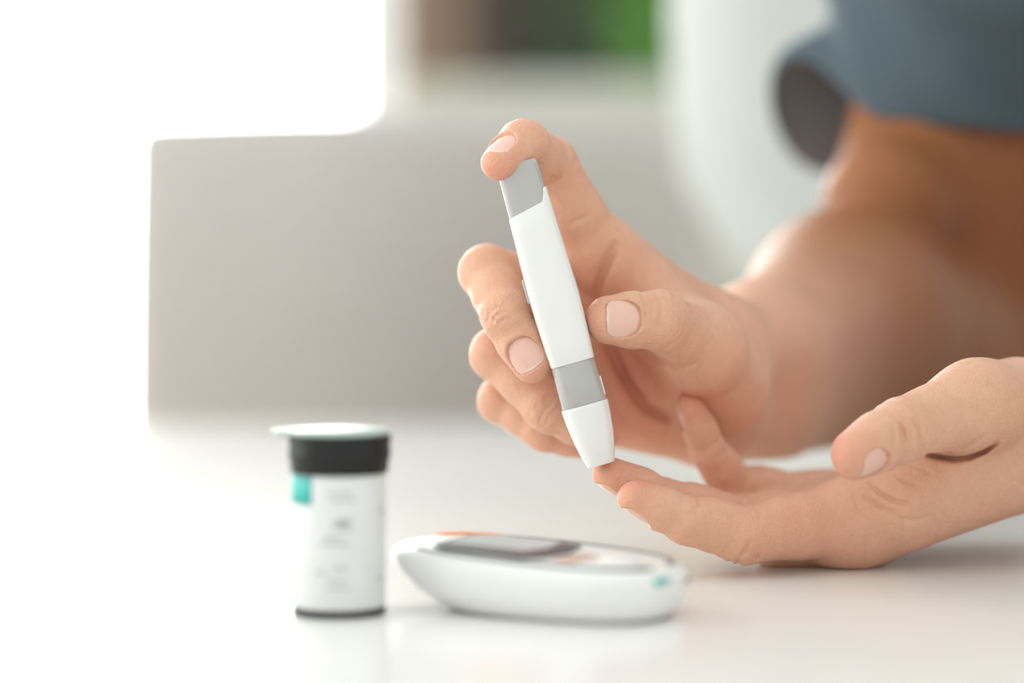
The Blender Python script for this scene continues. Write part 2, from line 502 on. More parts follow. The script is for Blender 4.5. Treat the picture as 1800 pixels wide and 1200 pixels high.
class Finger:
    def __init__(self, joints, radii, dorsal, nail=None, blend=0.010, thumb=False, reach=0.026):
        self.J = [np.asarray(j, float) for j in joints]
        self.r = [x * 0.001 for x in radii]
        self.blend = blend; self.thumb = thumb; self.reach = reach
        n = len(self.J) - 1
        d = dorsal if isinstance(dorsal, list) else [dorsal] * n
        self.a = [unit(self.J[i + 1] - self.J[i]) for i in range(n)]
        self.n = [unit(np.asarray(d[i]) - self.a[i] * np.dot(d[i], self.a[i])) for i in range(n)]
        self.s = [np.cross(self.a[i], self.n[i]) for i in range(n)]
        self.nail = nail
    def caps(self):
        J, r, out = self.J, self.r, []
        last = len(self.a) - 1
        for i in range(len(self.a)):
            p, q, rp, rq, n = J[i], J[i + 1], r[i], r[i + 1], self.n[i]
            L = np.linalg.norm(q - p)
            rm = (rp + rq) / 2
            if i < last:
                m = p + (q - p) * 0.5 - n * rm * 0.03
                out.append((p, m, rp, rm * 0.975, n, 0.97, 1.0))
                out.append((m, q, rm * 0.975, rq, n, 0.97, 1.0))
                # palmar pad between the creases
                pm = -n * rm * 0.17
                out.append((p + (q - p) * 0.38 + pm, p + (q - p) * 0.66 + pm, rm * 0.86, rm * 0.86))
            else:
                # distal phalanx: flatter on the nail side, full pulp on the palm side
                out.append((p, p + (q - p) * 0.55, rp, (rp * .45 + rq * .55) * 1.05, n, 0.90, 1.0))
                out.append((p + (q - p) * 0.55, q, (rp * .45 + rq * .55) * 1.05, rq, n, 0.86, 1.02))
                pm = -n * rq * 0.22
                out.append((p + (q - p) * 0.45 + pm, q + pm * .8, rq * 1.02, rq * 0.86))
            if i > 0:
                out.append((p + n * rp * .05, p + n * rp * .05 + self.a[i] * 1e-4, rp * .955, rp * .955))
        return out

def add_fingers(F, fingers):
    palm = F.f.copy()
    for fg in fingers:
        caps = fg.caps()
        m = max(fg.r) + 0.013
        pts = np.array([c[0] for c in caps] + [c[1] for c in caps])
        sl, XYZ = F.block(pts.min(0) - m, pts.max(0) + m)
        v = None
        for c in caps:
            a, b, ra, rb = c[:4]; n, wn, ws = (c[4:7] if len(c) > 4 else (None, 1, 1))
            d = capsule(XYZ, a, b, ra, rb, n, wn, ws)
            v = d if v is None else smin(v, d, 0.0022)
        X, Y, Z = XYZ
        dm = np.sqrt((X - fg.J[0][0]) ** 2 + (Y - fg.J[0][1]) ** 2 + (Z - fg.J[0][2]) ** 2)
        k = 0.0008 + fg.blend * (1 - sstep(fg.reach * .5, fg.reach, dm))
        g = smin(palm[sl], v, k)
        F.f[sl] = smin(F.f[sl], g.astype(np.float32), 0.0009)

def ring_crease(F, c, axis, side, r, depth, width, arc=0.0, lim=1.5, off=0.0, wob=0.0003):
    """a groove across a finger at c, on the side given by the vector 'side'"""
    axis, side = unit(axis), unit(side)
    m = r * lim
    sl, (X, Y, Z) = F.block(c - m, c + m)
    dx, dy, dz = X - c[0], Y - c[1], Z - c[2]
    t = np.cross(axis, side)
    s = dx * axis[0] + dy * axis[1] + dz * axis[2]
    h = dx * side[0] + dy * side[1] + dz * side[2]
    w = dx * t[0] + dy * t[1] + dz * t[2]
    s = s - off - arc * (w * w) / r + wob * np.sin(w * 1900 + off * 9000)
    mask = sstep(0.05, 0.6, h / r) * (1 - sstep(0.75, 1.0, np.sqrt(dx * dx + dy * dy + dz * dz) / m))
    F.f[sl] += (depth * np.exp(-(s / width) ** 2) * mask).astype(np.float32)

def line_crease(F, pts, D0, depth, width, tol=0.014, taper=True):
    """a groove that follows a line on the skin, given by points (px, py) at depth D0 (number or list)"""
    Ds = D0 if isinstance(D0, (list, tuple)) else [D0] * len(pts)
    W = np.array([P(x, y, d) for (x, y), d in zip(pts, Ds)])
    n = len(W)
    lo = W.min(0) - np.array([.004, tol, .004]); hi = W.max(0) + np.array([.004, tol, .004])
    sl, (X, Y, Z) = F.block(lo, hi)
    best = None
    for i in range(n - 1):
        a, b = W[i], W[i + 1]
        # distance measured across the view direction at that place
        v = unit((a + b) / 2 - CAMP)
        ab = b - a; ab = ab - v * (ab @ v); L2 = ab @ ab
        dx, dy, dz = X - a[0], Y - a[1], Z - a[2]
        dv = dx * v[0] + dy * v[1] + dz * v[2]
        dx, dy, dz = dx - dv * v[0], dy - dv * v[1], dz - dv * v[2]
        t = np.clip((dx * ab[0] + dy * ab[1] + dz * ab[2]) / L2, 0, 1)
        d = np.sqrt((dx - t * ab[0]) ** 2 + (dy - t * ab[1]) ** 2 + (dz - t * ab[2]) ** 2)
        tt = (i + t) / (n - 1)
        am = np.sin(np.pi * (0.08 + 0.84 * tt)) ** 0.6 if taper else 1.0
        e = am * np.exp(-(d / width) ** 2) * (1 - sstep(.6 * tol, tol, np.abs(dv)))
        best = e if best is None else np.maximum(best, e)
    F.f[sl] += (depth * best).astype(np.float32)

def nail_frame(fg):
    i = len(fg.a) - 1
    return fg.J[-1], fg.a[i], fg.n[i], fg.s[i]

def make_nail(F, fg, parent):
    """cut a nail bed into the finger and return the nail plate as a mesh"""
    L, hw, back = (x * 0.001 for x in fg.nail[:3])
    c, a, n, s = nail_frame(fg)
    c = c - a * back
    def height(u, v):
        o = c + a * u + s * v + n * 0.016
        ts = np.linspace(0, 0.022, 200)
        d = F.sample(o[None] - ts[:, None] * n[None])
        k = np.argmax(d < 0)
        if d[k] >= 0: return 0.0
        return 0.016 - ts[k] + (ts[1] - ts[0]) * (-d[k]) / max(d[k - 1] - d[k], 1e-9)
    h0, hb, hf = height(0, 0), height(-L * .5, 0), height(L * .3, 0)
    slope = (hf - hb) / (L * .8)
    R = hw * 1.45
    def plate(u, v):
        return h0 - 0.00045 + slope * u * 0.8 - (u * u) / 0.055 - (R - np.sqrt(np.maximum(R * R - v * v, 1e-9))) * 0.9
    def outline(u, v):      # < 0 inside the nail
        e = 0.72 * hw
        qx = np.abs(v) - (hw - e) ; qy = np.where(u < 0, -u - (L / 2 - e * 1.25) / 1.0, u - (L / 2 - e * .8))
        ee = np.where(u < 0, 1.25, .8)
        return np.sqrt(np.maximum(qx, 0) ** 2 + np.maximum(qy / ee, 0) ** 2) + np.minimum(np.maximum(qx, qy), 0) - e
    # nail bed
    m = L * .5 + 0.008
    sl, (X, Y, Z) = F.block(c - m - .006, c + m + .006)
    dx, dy, dz = X - c[0], Y - c[1], Z - c[2]
    u = dx * a[0] + dy * a[1] + dz * a[2]; v = dx * s[0] + dy * s[1] + dz * s[2]; h = dx * n[0] + dy * n[1] + dz * n[2]
    o = outline(u, v)
    cut = np.maximum(plate(u, np.clip(v, -hw, hw)) - 0.0001 - h, o - 0.0002)     # > 0 above the plate
    above = np.maximum(-(h - plate(u, np.clip(v, -hw, hw)) + 0.0003), o - 0.00025)
    vol = above                                                                   # negative inside the removed volume
    f = F.f[sl]
    f = np.where(h > 0.001, np.maximum(f, -vol), f)
    # soft fold round the cuticle and sides
    ridge = np.exp(-((o - 0.0009) / 0.0008) ** 2) * (h > 0.001) * sstep(L * .42, L * .1, u)
    F.f[sl] = (f - 0.00022 * ridge).astype(np.float32)
    # plate
    nu, nv = 18, 16
    rows = []
    for i in range(nu + 1):
        uu = -L / 2 + L * i / nu
        lo_, hi_ = 0.0, hw
        for _ in range(24):
            mid = (lo_ + hi_) / 2
            if outline(np.array(uu), np.array(mid)) < 0: lo_ = mid
            else: hi_ = mid
        rows.append((uu, max(lo_, hw * .05)))
    vs, fs = [], []
    for lay in (0, 1):
        for uu, w in rows:
            for j in range(nv + 1):
                vv = w * (2 * j / nv - 1)
                hh = float(plate(np.array(uu), np.array(vv))) + (0.0000 if lay else -0.0006)
                vs.append(c + a * uu + s * vv + n * hh)
    W = nv + 1; T = W * (nu + 1)
    for i in range(nu):
        for j in range(nv):
            k = i * W + j
            fs.append((T + k, T + k + W, T + k + W + 1, T + k + 1)); fs.append((k, k + 1, k + W + 1, k + W))
    for i in range(nu):
        k = i * W; fs.append((k, k + W, T + k + W, T + k)); k += nv; fs.append((k + W, k, T + k, T + k + W))
    for j in range(nv):
        fs.append((j + 1, j, T + j, T + j + 1)); k = nu * W + j; fs.append((k, k + 1, T + k + 1, T + k))
    return ('fingernail', vs, fs)

def surface_nets(F):
    f = F.f; xs, ys, zs = F.ax
    ins = f < 0
    nx, ny, nz = f.shape
    anyi = np.zeros((nx - 1, ny - 1, nz - 1), bool); alli = np.ones_like(anyi)
    offs = [(i, j, k) for i in (0, 1) for j in (0, 1) for k in (0, 1)]
    for (i, j, k) in offs:
        s = ins[i:nx - 1 + i, j:ny - 1 + j, k:nz - 1 + k]
        anyi |= s; alli &= s
    act = anyi & ~alli
    ci, cj, ck = np.nonzero(act)
    N = len(ci)
    vid = np.full(act.shape, -1, np.int32); vid[ci, cj, ck] = np.arange(N)
    acc = np.zeros((N, 3)); cnt = np.zeros(N)
    val = {o: f[ci + o[0], cj + o[1], ck + o[2]].astype(float) for o in offs}
    for a in offs:
        for d in range(3):
            if a[d]: continue
            b = list(a); b[d] = 1; b = tuple(b)
            va, vb = val[a], val[b]
            cr = (va < 0) != (vb < 0)
            t = np.where(cr, va / np.where(cr, va - vb, 1), 0)
            p = np.stack([xs[ci + a[0]], ys[cj + a[1]], zs[ck + a[2]]], 1).astype(float)
            q = np.stack([xs[ci + b[0]], ys[cj + b[1]], zs[ck + b[2]]], 1)
            acc += np.where(cr[:, None], p + (q - p) * t[:, None], 0); cnt += cr
    V = acc / cnt[:, None]
    quads = []
    for d in range(3):
        e1, e2 = [(1, 2), (2, 0), (0, 1)][d]
        sa = [slice(1, n - 1) for n in f.shape]; sb = list(sa)
        sa[d] = slice(0, f.shape[d] - 1); sb[d] = slice(1, f.shape[d])
        A, B = ins[tuple(sa)], ins[tuple(sb)]
        I = np.nonzero(A != B)
        base = [I[k] + (0 if k == d else 1) for k in range(3)]
        flip = A[I]
        def cell(o1, o2):
            c = [b.copy() for b in base]
            c[e1] -= o1; c[e2] -= o2
            return vid[c[0], c[1], c[2]]
        q = np.stack([cell(1, 1), cell(0, 1), cell(0, 0), cell(1, 0)], 1)
        q[~flip] = q[~flip][:, ::-1]
        quads.append(q)
    Q = np.concatenate(quads)
    Q = Q[(Q >= 0).all(1)]
    return V, Q

def relax(V, Q, it=2, lam=0.5):
    E = np.concatenate([Q[:, [0, 1]], Q[:, [1, 2]], Q[:, [2, 3]], Q[:, [3, 0]]])
    n = len(V)
    deg = np.bincount(E[:, 0], minlength=n) + np.bincount(E[:, 1], minlength=n)
    for k in range(it):
        l = lam if k % 2 == 0 else -lam * 1.04
        S = np.zeros_like(V)
        for d in range(3):
            S[:, d] = np.bincount(E[:, 0], V[E[:, 1], d], minlength=n) + np.bincount(E[:, 1], V[E[:, 0], d], minlength=n)
        V = V + l * (S / np.maximum(deg, 1)[:, None] - V)
    return V

def fast_mesh(name, V, Q, m):
    me = bpy.data.meshes.new(name)
    me.vertices.add(len(V)); me.vertices.foreach_set('co', V.astype(np.float32).ravel())
    me.loops.add(Q.size); me.loops.foreach_set('vertex_index', Q.astype(np.int32).ravel())
    me.polygons.add(len(Q))
    me.polygons.foreach_set('loop_start', np.arange(0, Q.size, 4, dtype=np.int32))
    me.polygons.foreach_set('loop_total', np.full(len(Q), 4, np.int32))
    me.polygons.foreach_set('use_smooth', np.ones(len(Q), bool))
    me.update(calc_edges=True); me.validate()
    me.materials.append(m)
    return me

H = 0.00050      # finest cell of the hands

# ------------------------------------------------------------------ right hand and arm (holds the pen)
TOCAM = np.array([0, -1.0, 0])
r_wrist = P(1268, 690, .905)
r_i = Finger([P(1060, 452, .860), P(968, 288, .842), P(921, 253, .822), P(879, 283, .811)], [11.2, 9.3, 8.3, 6.4],
             [(.5, -.1, .8), (.15, -.1, 1), (-.50, -.60, .60)], nail=(11.0, 5.2, 2.6))
r_m = Finger([P(1030, 520, .876), P(856, 478, .842), P(890, 556, .824), P(936, 637, .820)], [11.0, 9.4, 8.5, 6.9],
             [(-.2, -.2, 1), (-.8, -.6, .1), (-.22, -1, -.02)], nail=(11.5, 5.5, 2.6))
r_r = Finger([P(1008, 604, .880), P(872, 622, .848), P(962, 718, .838), P(1052, 765, .839)], [10.8, 8.9, 8.0, 6.6],
             [(-.3, -.3, 1), (-.6, -.7, -.4), (-.3, -.75, -.5)])
r_l = Finger([P(1025, 690, .882), P(880, 703, .862), P(956, 757, .853), P(1030, 779, .856)], [10.0, 7.9, 7.1, 5.8],
             [(-.3, -.3, 1), (-.6, -.7, -.4), (-.3, -.75, -.5)])
r_t = Finger([P(1238, 612, .848), P(1160, 563, .824), P(1071, 562, .8165)], [12.4, 10.0, 8.0],
             [(-.1, -1, .25), (-.05, -1, .12)], nail=(11.8, 6.1, 2.2), blend=0.012, thumb=True, reach=0.028)
RF = [r_i, r_m, r_r, r_l, r_t]
xs = graded(P(800, 600, .85)[0] - .004, P(806, 600, .82)[0], P(1290, 600, .86)[0], 0.36, H, 0.003)
ys = graded(.788, .795, .885, 1.20, H, 0.003)
zs = graded(P(900, 840, .85)[2], P(900, 815, .85)[2], P(900, 205, .82)[2], 0.36, H, 0.003)
FR = Field(xs, ys, zs)
elbow = P(1690, 650, 1.10); shoulder = P(1735, -230, 1.08)
add_caps(FR, [
    # carpus and metacarpals
    (P(1236, 585, .890), r_i.J[0], .0165, .0112), (P(1240, 640, .900), r_m.J[0], .0160, .0112),
    (P(1240, 700, .902), r_r.J[0], .0160, .0110), (P(1236, 735, .902), r_l.J[0], .0150, .0105),
], 0.008)
add_caps(FR, [
    # heel of the hand, thumb base, web
    (P(1060, 718, .878), P(1225, 728, .893), .0120, .0160),
    (P(1262, 680, .880), P(1232, 612, .852), .0185, .0128),
    (P(1100, 480, .862), P(1228, 606, .856), .0085, .0110),
    (P(1150, 560, .872), P(1225, 620, .868), .0100, .0120),
    # wrist and forearm
    (P(1262, 620, .895), P(1330, 610, .935), .0190, .0220), (P(1262, 735, .903), P(1330, 725, .940), .0150, .0190),
], 0.012)
add_caps(FR, [
    (P(1330, 612, .935), P(1490, 545, 1.02), .0225, .0400), (P(1330, 722, .940), P(1500, 665, 1.03), .0195, .0300),
    (P(1490, 545, 1.02), P(1660, 590, 1.09), .0405, .0400), (P(1500, 665, 1.03), elbow, .0300, .0400),
], 0.016)
# upper arm, folded against the forearm with a crease
sl, XYZ = FR.block(np.minimum(elbow, shoulder) - .09, np.maximum(elbow, shoulder) + .09)
ua = smin(capsule(XYZ, elbow, P(1690, 330, 1.10), .041, .050), capsule(XYZ, P(1690, 330, 1.10), shoulder, .050, .056), .012)
ua = smin(ua, capsule(XYZ, P(1562, 356, 1.05), P(1600, 290, 1.08), .0290, .0260), .022)
FR.f[sl] = smin(FR.f[sl], ua.astype(np.float32), .007)
add_fingers(FR, RF)

# ------------------------------------------------------------------ left hand and arm (palm up on the table)
DN = np.array([0, 0, -1.0])
l_i = Finger([P(1498, 917, .838), P(1305, 940, .817), P(1211, 915, .811), P(1119, 879, .809)], [13.0, 9.9, 8.3, 6.5],
             [(.1, -.25, -1), (-.1, -.2, -1), (-.3, .02, -1)], nail=(11.0, 5.4, 2.0), blend=.014)
l_m = Finger([P(1470, 922, .858), P(1285, 917, .842), P(1172, 882, .832), P(1073, 837, .823)], [12.0, 9.6, 8.1, 6.3],
             [(.1, -.1, -1), (-.1, -.1, -1), (-.3, .15, -1)], nail=(11.5, 5.6, 2.0), blend=.012)
l_r = Finger([P(1455, 915, .876), P(1300, 908, .868), P(1222, 902, .864), P(1165, 888, .862)], [11.5, 8.8, 7.8, 6.4],
             [(0, 0, -1), (0, 0, -1), (0, 0, -1)], blend=.012)
l_l = Finger([P(1432, 893, .890), P(1283, 850, .872), P(1247, 794, .863), P(1211, 718, .855)], [11.0, 8.2, 6.9, 5.4],
             [(-.3, 0, -1), (-1, .1, -.3), (-1, .15, -.2)], nail=(9.5, 4.4, 1.5), blend=.012)
l_t = Finger([P(1716, 710, .818), P(1582, 757, .800), P(1508, 799, .787)], [12.3, 10.8, 8.6],
             [(.2, -1, -.2), (.90, -.26, -.36)], nail=(10.0, 6.0, 1.0), blend=.012, thumb=True, reach=.03)
LF = [l_i, l_m, l_r, l_l, l_t]
l_wr = P(1845, 800, .872)
xs = graded(P(1030, 600, .82)[0] - .004, P(1036, 600, .82)[0], P(1830, 600, .82)[0], 0.52, H, 0.003)
ys = graded(.70, .768, .845, .94, H, 0.003)
zs = graded(-.006, -.002, P(900, 605, .80)[2], 0.36, H, 0.003)
FL = Field(xs, ys, zs)
l_elbow = np.array([.415, .80, .070]); l_shoulder = np.array([.455, .745, .38])
add_caps(FL, [
    (P(1850, 780, .848), l_i.J[0], .0175, .0135), (P(1850, 783, .862), l_m.J[0], .0170, .0125),
    (P(1850, 786, .880), l_r.J[0], .0165, .0120), (P(1850, 790, .896), l_l.J[0], .0150, .0115),
], 0.008)
add_caps(FL, [
    # thumb metacarpal and the muscles around it
    (P(1786, 712, .835), l_t.J[0], .0165, .0130), (P(1790, 770, .850), P(1690, 742, .832), .0165, .0120),
    (P(1800, 805, .842), P(1590, 888, .834), .0150, .0140),
    (P(1362, 955, .845), P(1525, 941, .848), .0085, .0100),
    (P(1850, 765, .848), P(1960, 745, .842), .0195, .0215), (P(1850, 800, .875), P(1960, 770, .868), .0185, .0210),
], 0.010)
add_caps(FL, [
    (P(1960, 745, .842), l_elbow, .0215, .040), (P(1960, 770, .868), l_elbow + np.array([-.02, .01, 0]), .0210, .038),
    (l_elbow, l_shoulder, .041, .052),
], 0.014)
add_fingers(FL, LF)

# ------------------------------------------------------------------ creases and wrinkles
def finger_creases(F, fg, dorsal_depth=.00038, palm_depth=.0006):
    for i in range(1, len(fg.a)):
        c, r = fg.J[i], fg.r[i]
        ax = unit(fg.a[i - 1] + fg.a[i]); nn = unit(fg.n[i - 1] + fg.n[i])
        ring_crease(F, c, ax, -nn, r, palm_depth, .00075, .1)
        ring_crease(F, c, ax, -nn, r, palm_depth * .5, .0006, .1, off=.0016)
        for k, o in enumerate((-.0030, -.0017, -.0004, .0011, .0025)):
            ring_crease(F, c, ax, nn, r, dorsal_depth * (1.2 if k == 2 else .8), .00055, (.18, .1, 0, -.1, -.18)[k], off=o, wob=.00025)
for fg in RF: finger_creases(FR, fg)
for fg in LF: finger_creases(FL, fg)
# right palm
line_crease(FR, [(1080, 434), (1066, 462), (1054, 490), (1046, 520)], .858, .0035, .0020, .03)
line_crease(FR, [(1000, 394), (1018, 386), (1038, 376)], .852, .0007, .0010, .03)
line_crease(FR, [(1070, 610), (1100, 668), (1134, 716), (1176, 736)], .872, .0042, .0018, .03)
line_crease(FR, [(1112, 610), (1150, 630), (1186, 648), (1224, 638)], .845, .0010, .0010, .03)
line_crease(FR, [(1066, 690), (1080, 720), (1110, 745)], .872, .0008, .0012, .03)
# wrinkles over the right middle finger, ring finger and thumb joints
for pts, d0, dp in (([(858, 564), (862, 549), (873, 541), (890, 538)], .815, .0007), ([(866, 568), (870, 556), (881, 549), (895, 547)], .815, .0006), ([(875, 571), (884, 561), (899, 557)], .815, .0004),
                    ([(853, 552), (860, 541), (872, 534)], .816, .0004), ([(948, 742), (956, 722), (972, 706)], .83, .0006), ([(958, 748), (966, 730), (980, 716)], .83, .0005),
                    ([(1127, 514), (1136, 540), (1133, 572)], .815, .0005), ([(1150, 512), (1161, 540), (1157, 578)], .815, .0006), ([(1140, 516), (1149, 540), (1146, 570)], .815, .0003),
                    ([(985, 316), (972, 312), (962, 311)], .835, .0006)):
    line_crease(FR, pts, d0, dp * 1.4, .0007, .012)
# left hand: fold under the thumb, wrinkles of the web and the thumb joint
line_crease(FL, [(1632, 801), (1655, 804), (1680, 807), (1706, 803), (1732, 792), (1752, 778)], .818, .0036, .00085, .03)
line_crease(FL, [(1634, 801), (1655, 805), (1685, 807)], .818, .0014, .0013, .03)
line_crease(FL, [(1600, 816), (1618, 824), (1634, 829)], .812, .0007, .0007, .03)
for pts, dp in (([(1528, 850), (1545, 866), (1570, 880), (1600, 886)], .0008), ([(1522, 872), (1545, 890), (1575, 902)], .0006),
                ([(1575, 838), (1596, 850), (1620, 854)], .0006), ([(1500, 872), (1506, 886), (1510, 900)], .0004),
                ([(1690, 790), (1712, 778), (1730, 764)], .0005), ([(1560, 905), (1600, 915), (1640, 905)], .0004)):
    line_crease(FL, pts, .818, dp * 1.9, .0008, .03)
for pts, dp in (([(1583, 744), (1588, 760), (1591, 782)], .0009), ([(1605, 738), (1616, 757), (1619, 790)], .0006), ([(1570, 748), (1573, 770), (1571, 790)], .0005),
                ([(1600, 748), (1604, 768), (1601, 800)], .0004)):
    line_crease(FL, pts, .796, dp * 1.8, .0009, .02)
# left index: knuckle lines near the table and the finger crease at its middle joint
for pts, dp in (([(1322, 890), (1331, 897), (1335, 908), (1334, 922)], .00045), ([(1226, 880), (1232, 886), (1236, 896)], .0003),
                ([(1318, 952), (1310, 966), (1298, 982)], .0006), ([(1336, 962), (1333, 975), (1328, 984)], .0005), ([(1322, 972), (1330, 978)], .0003),
                ([(1250, 976), (1256, 984)], .0007), ([(1268, 984), (1274, 996)], .0007), ([(1282, 984), (1287, 996)], .0006), ([(1294, 982), (1300, 995)], .0005)):
    line_crease(FL, pts, .812, dp * 1.9, .0008, .02)

# ------------------------------------------------------------------ nails, meshes, person
nails = []
for F, L_ in ((FR, RF), (FL, LF)):
    for fg in L_:
        if fg.nail: nails.append(make_nail(F, fg, None))
VR, QR = surface_nets(FR); VR = relax(VR, QR, 2)
VL, QL = surface_nets(FL); VL = relax(VL, QL, 2)
V = np.concatenate([VR, VL]); Q = np.concatenate([QR, QL + len(VR)])
V[:, 2] = np.maximum(V[:, 2], 0.0002)
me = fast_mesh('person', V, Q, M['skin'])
flush = np.zeros(len(V)); tan = np.zeros(len(V))
for fg in RF + LF:
    for c, w, r in ((fg.J[-1] - fg.n[-1] * .004 + fg.a[-1] * .004, .75, .010), (fg.J[-2], .30, .009), (fg.J[1], .25, .010)):
        flush = np.maximum(flush, w * np.exp(-((V - c) ** 2).sum(1) / r ** 2))
for c, w, r in ((P(1090, 690, .87), .55, .022), (P(1040, 500, .865), .55, .018), (P(1200, 640, .85), .35, .012), (P(1380, 930, .82), .25, .03)):
    flush = np.maximum(flush, w * np.exp(-((V - c) ** 2).sum(1) / r ** 2))
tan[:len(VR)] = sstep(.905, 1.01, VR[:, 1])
for nm, arr in (('flush', flush), ('tan', tan)):
    at = me.attributes.new(nm, 'FLOAT', 'POINT'); at.data.foreach_set('value', arr.astype(np.float32))
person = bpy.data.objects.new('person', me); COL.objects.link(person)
tag(person, 'person in slate blue shirt pricking a fingertip, both hands over the table', 'person')
for nm, vs, fs in nails:
    no = autosmooth(mesh_obj(nm, vs, fs, M['nail'], person), 50)
    at = no.data.attributes.new('free_edge', 'FLOAT', 'POINT')
    half = len(vs) // 2; rows = half // 17
    at.data.foreach_set('value', np.tile(np.repeat(sstep(.90, .96, np.arange(rows) / (rows - 1)), 17), 2).astype(np.float32))
del FR, FL

# ------------------------------------------------------------------ shirt
def tube_loft(rings, closed_ends=(False, False)):
    n = len(rings[0]); vs = [p for r in rings for p in r]; fs = []
    for j in range(len(rings) - 1):
        for i in range(n):
            k = (i + 1) % n
            fs.append((j * n + i, j * n + k, (j + 1) * n + k, (j + 1) * n + i))
    if closed_ends[0]: fs.append(tuple(range(n - 1, -1, -1)))
    if closed_ends[1]: fs.append(tuple((len(rings) - 1) * n + i for i in range(n)))
    return vs, fs

def sleeve(a, b, r0, r1, hem_dir, flare, drop, seed, nr=26, ns=96):
    """open sleeve from its hem at a to the shoulder b"""
    a, b = np.array(a), np.array(b); ax = unit(b - a)
    h = unit(np.array(hem_dir) - ax * np.dot(hem_dir, ax)); t = np.cross(ax, h)
    rings = []
    for j in range(nr):
        q = j / (nr - 1)
        ring = []
        for i in range(ns):
            an = 2 * math.pi * i / ns - math.pi
            w_ = math.exp(-(q / .26) ** 2)
            g = math.exp(-((an + .1) / .6) ** 2) * w_
            rise = (.030 * math.exp(-((an - .3) / .45) ** 2) - math.exp(-((an + .6) / .5) ** 2) * .8 * drop) * w_ * (flare > .02)
            fold = .0035 * math.exp(-((q - .25 - .35 * math.sin(.5 * an + 1.2)) / .06) ** 2) + .0030 * math.exp(-((q - .75 + .3 * math.cos(an + .4)) / .05) ** 2)
            fold += .0022 * math.sin(3 * an + 5 * q + seed) * math.sin(9 * q + 2 * an) + .0016 * math.sin(7 * an + 11 * q + seed)
            fold += .004 * math.exp(-((q - .42 - .12 * math.sin(an + 1)) / .07) ** 2)
            r = r0 + (r1 - r0) * q + flare * g + fold
            ring.append(a + (b - a) * q + ax * (rise - drop * g * .3) + (h * math.cos(an) + t * math.sin(an)) * r)
        rings.append(ring)
    return tube_loft(rings)
arm_axis = unit(shoulder - P(1690, 330, 1.10))
hem = P(1690, 214, 1.097)
vs, fs = sleeve(hem, shoulder + arm_axis * .0, .0590, .068, (-1, .3, 0), .030, .034, .3)
v2, f2 = sleeve(l_elbow + (l_shoulder - l_elbow) * .45, l_shoulder, .055, .066, (-1, -.3, 0), .006, .0, 1.3)
off = len(vs); vs += v2; fs += [tuple(i + off for i in f) for f in f2]
# torso between the shoulders, off to the right
sh_c = (shoulder + l_shoulder) / 2 + np.array([.07, 0, .02])
rings = []
for j in range(22):
    q = j / 21
    z = -.30 + (sh_c[2] + .075 + .30) * q
    wy = .175 + .012 * math.sin(3 * q) - (.105 * max(0, (q - .82) / .18) ** 1.6)
    wx = .105 + .02 * math.sin(2.5 * q) - (.045 * max(0, (q - .82) / .18) ** 1.6)
    cx = .60 - .10 * q
    rings.append([(cx + wx * math.cos(2 * math.pi * i / 72) * (1 + .012 * math.sin(9 * q + i * .5)), sh_c[1] + wy * math.sin(2 * math.pi * i / 72), z) for i in range(72)])
v3, f3 = tube_loft(rings, (True, True))
off = len(vs); vs += v3; fs += [tuple(i + off for i in f) for f in f3]
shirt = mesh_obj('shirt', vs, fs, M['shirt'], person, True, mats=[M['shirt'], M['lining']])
shirt['label'] = 'slate blue short sleeves with loose hem'
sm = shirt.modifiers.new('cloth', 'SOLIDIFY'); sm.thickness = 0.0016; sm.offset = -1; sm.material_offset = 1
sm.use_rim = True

# ------------------------------------------------------------------ lancing pen
tip, top = P(1057, 816, .815), P(908, 288, .815)
PEN_L = float(np.linalg.norm(top - tip))
pen = bpy.data.objects.new('lancing_pen', None); COL.objects.link(pen); pen.empty_display_size = .02
tag(pen, 'white and grey lancing pen held upright against a fingertip', 'lancing pen')
pz = unit(top - tip); py_ = unit(np.array([0, 1, 0]) - pz * pz[1]); px_ = np.cross(py_, pz)
pen.matrix_world = Matrix(((px_[0], py_[0], pz[0], tip[0]), (px_[1], py_[1], pz[1], tip[1]), (px_[2], py_[2], pz[2], tip[2]), (0, 0, 0, 1)))
mm = .001
def section(s, w, d, n=72, e=4.2, shear=None, dx=0.0):
    out = []
    for i in range(n):
        a = 2 * math.pi * i / n
        c, q = math.cos(a), math.sin(a)
        x = math.copysign(abs(c) ** (2 / e), c) * w / 2; y = math.copysign(abs(q) ** (2 / e), q) * d / 2
        z = s + (shear(x) if shear else 0)
        out.append(((x + dx) * mm, y * mm, z * mm))
    return out
def pen_part(name, secs, m, e=4.2):
    vs, fs = tube_loft([section(*q, e=e) if not isinstance(q, list) else q for q in secs], (True, True))
    return autosmooth(mesh_obj(name, vs, fs, m, pen), 40)
sc_ = PEN_L / .105
# tip cap
pen_part('tip_cap', [(0.0, 8.4, 7.4), (0.0, 9.2, 8.2), (0.5, 9.7, 8.8), (5, 12.2, 11.2), (10, 14.1, 12.8), (15, 15.4, 13.8), (19.5, 16.2, 14.4), (20.6, 16.3, 14.5), (20.9, 16.0, 14.2)], M['pen_white'], 2.4)
o = pen_part('tip_opening', [(-.15, 4.2, 4.2), (.4, 4.2, 4.2)], M['pen_dark'], 2.0)
# grey sleeve with its setting window
pen_part('dial_ring', [(20.95, 15.2, 13.6), (21.3, 15.5, 13.9), (28, 15.3, 13.7), (35.0, 15.0, 13.5), (35.5, 14.8, 13.3)], M['pen_grey'], 2.7)
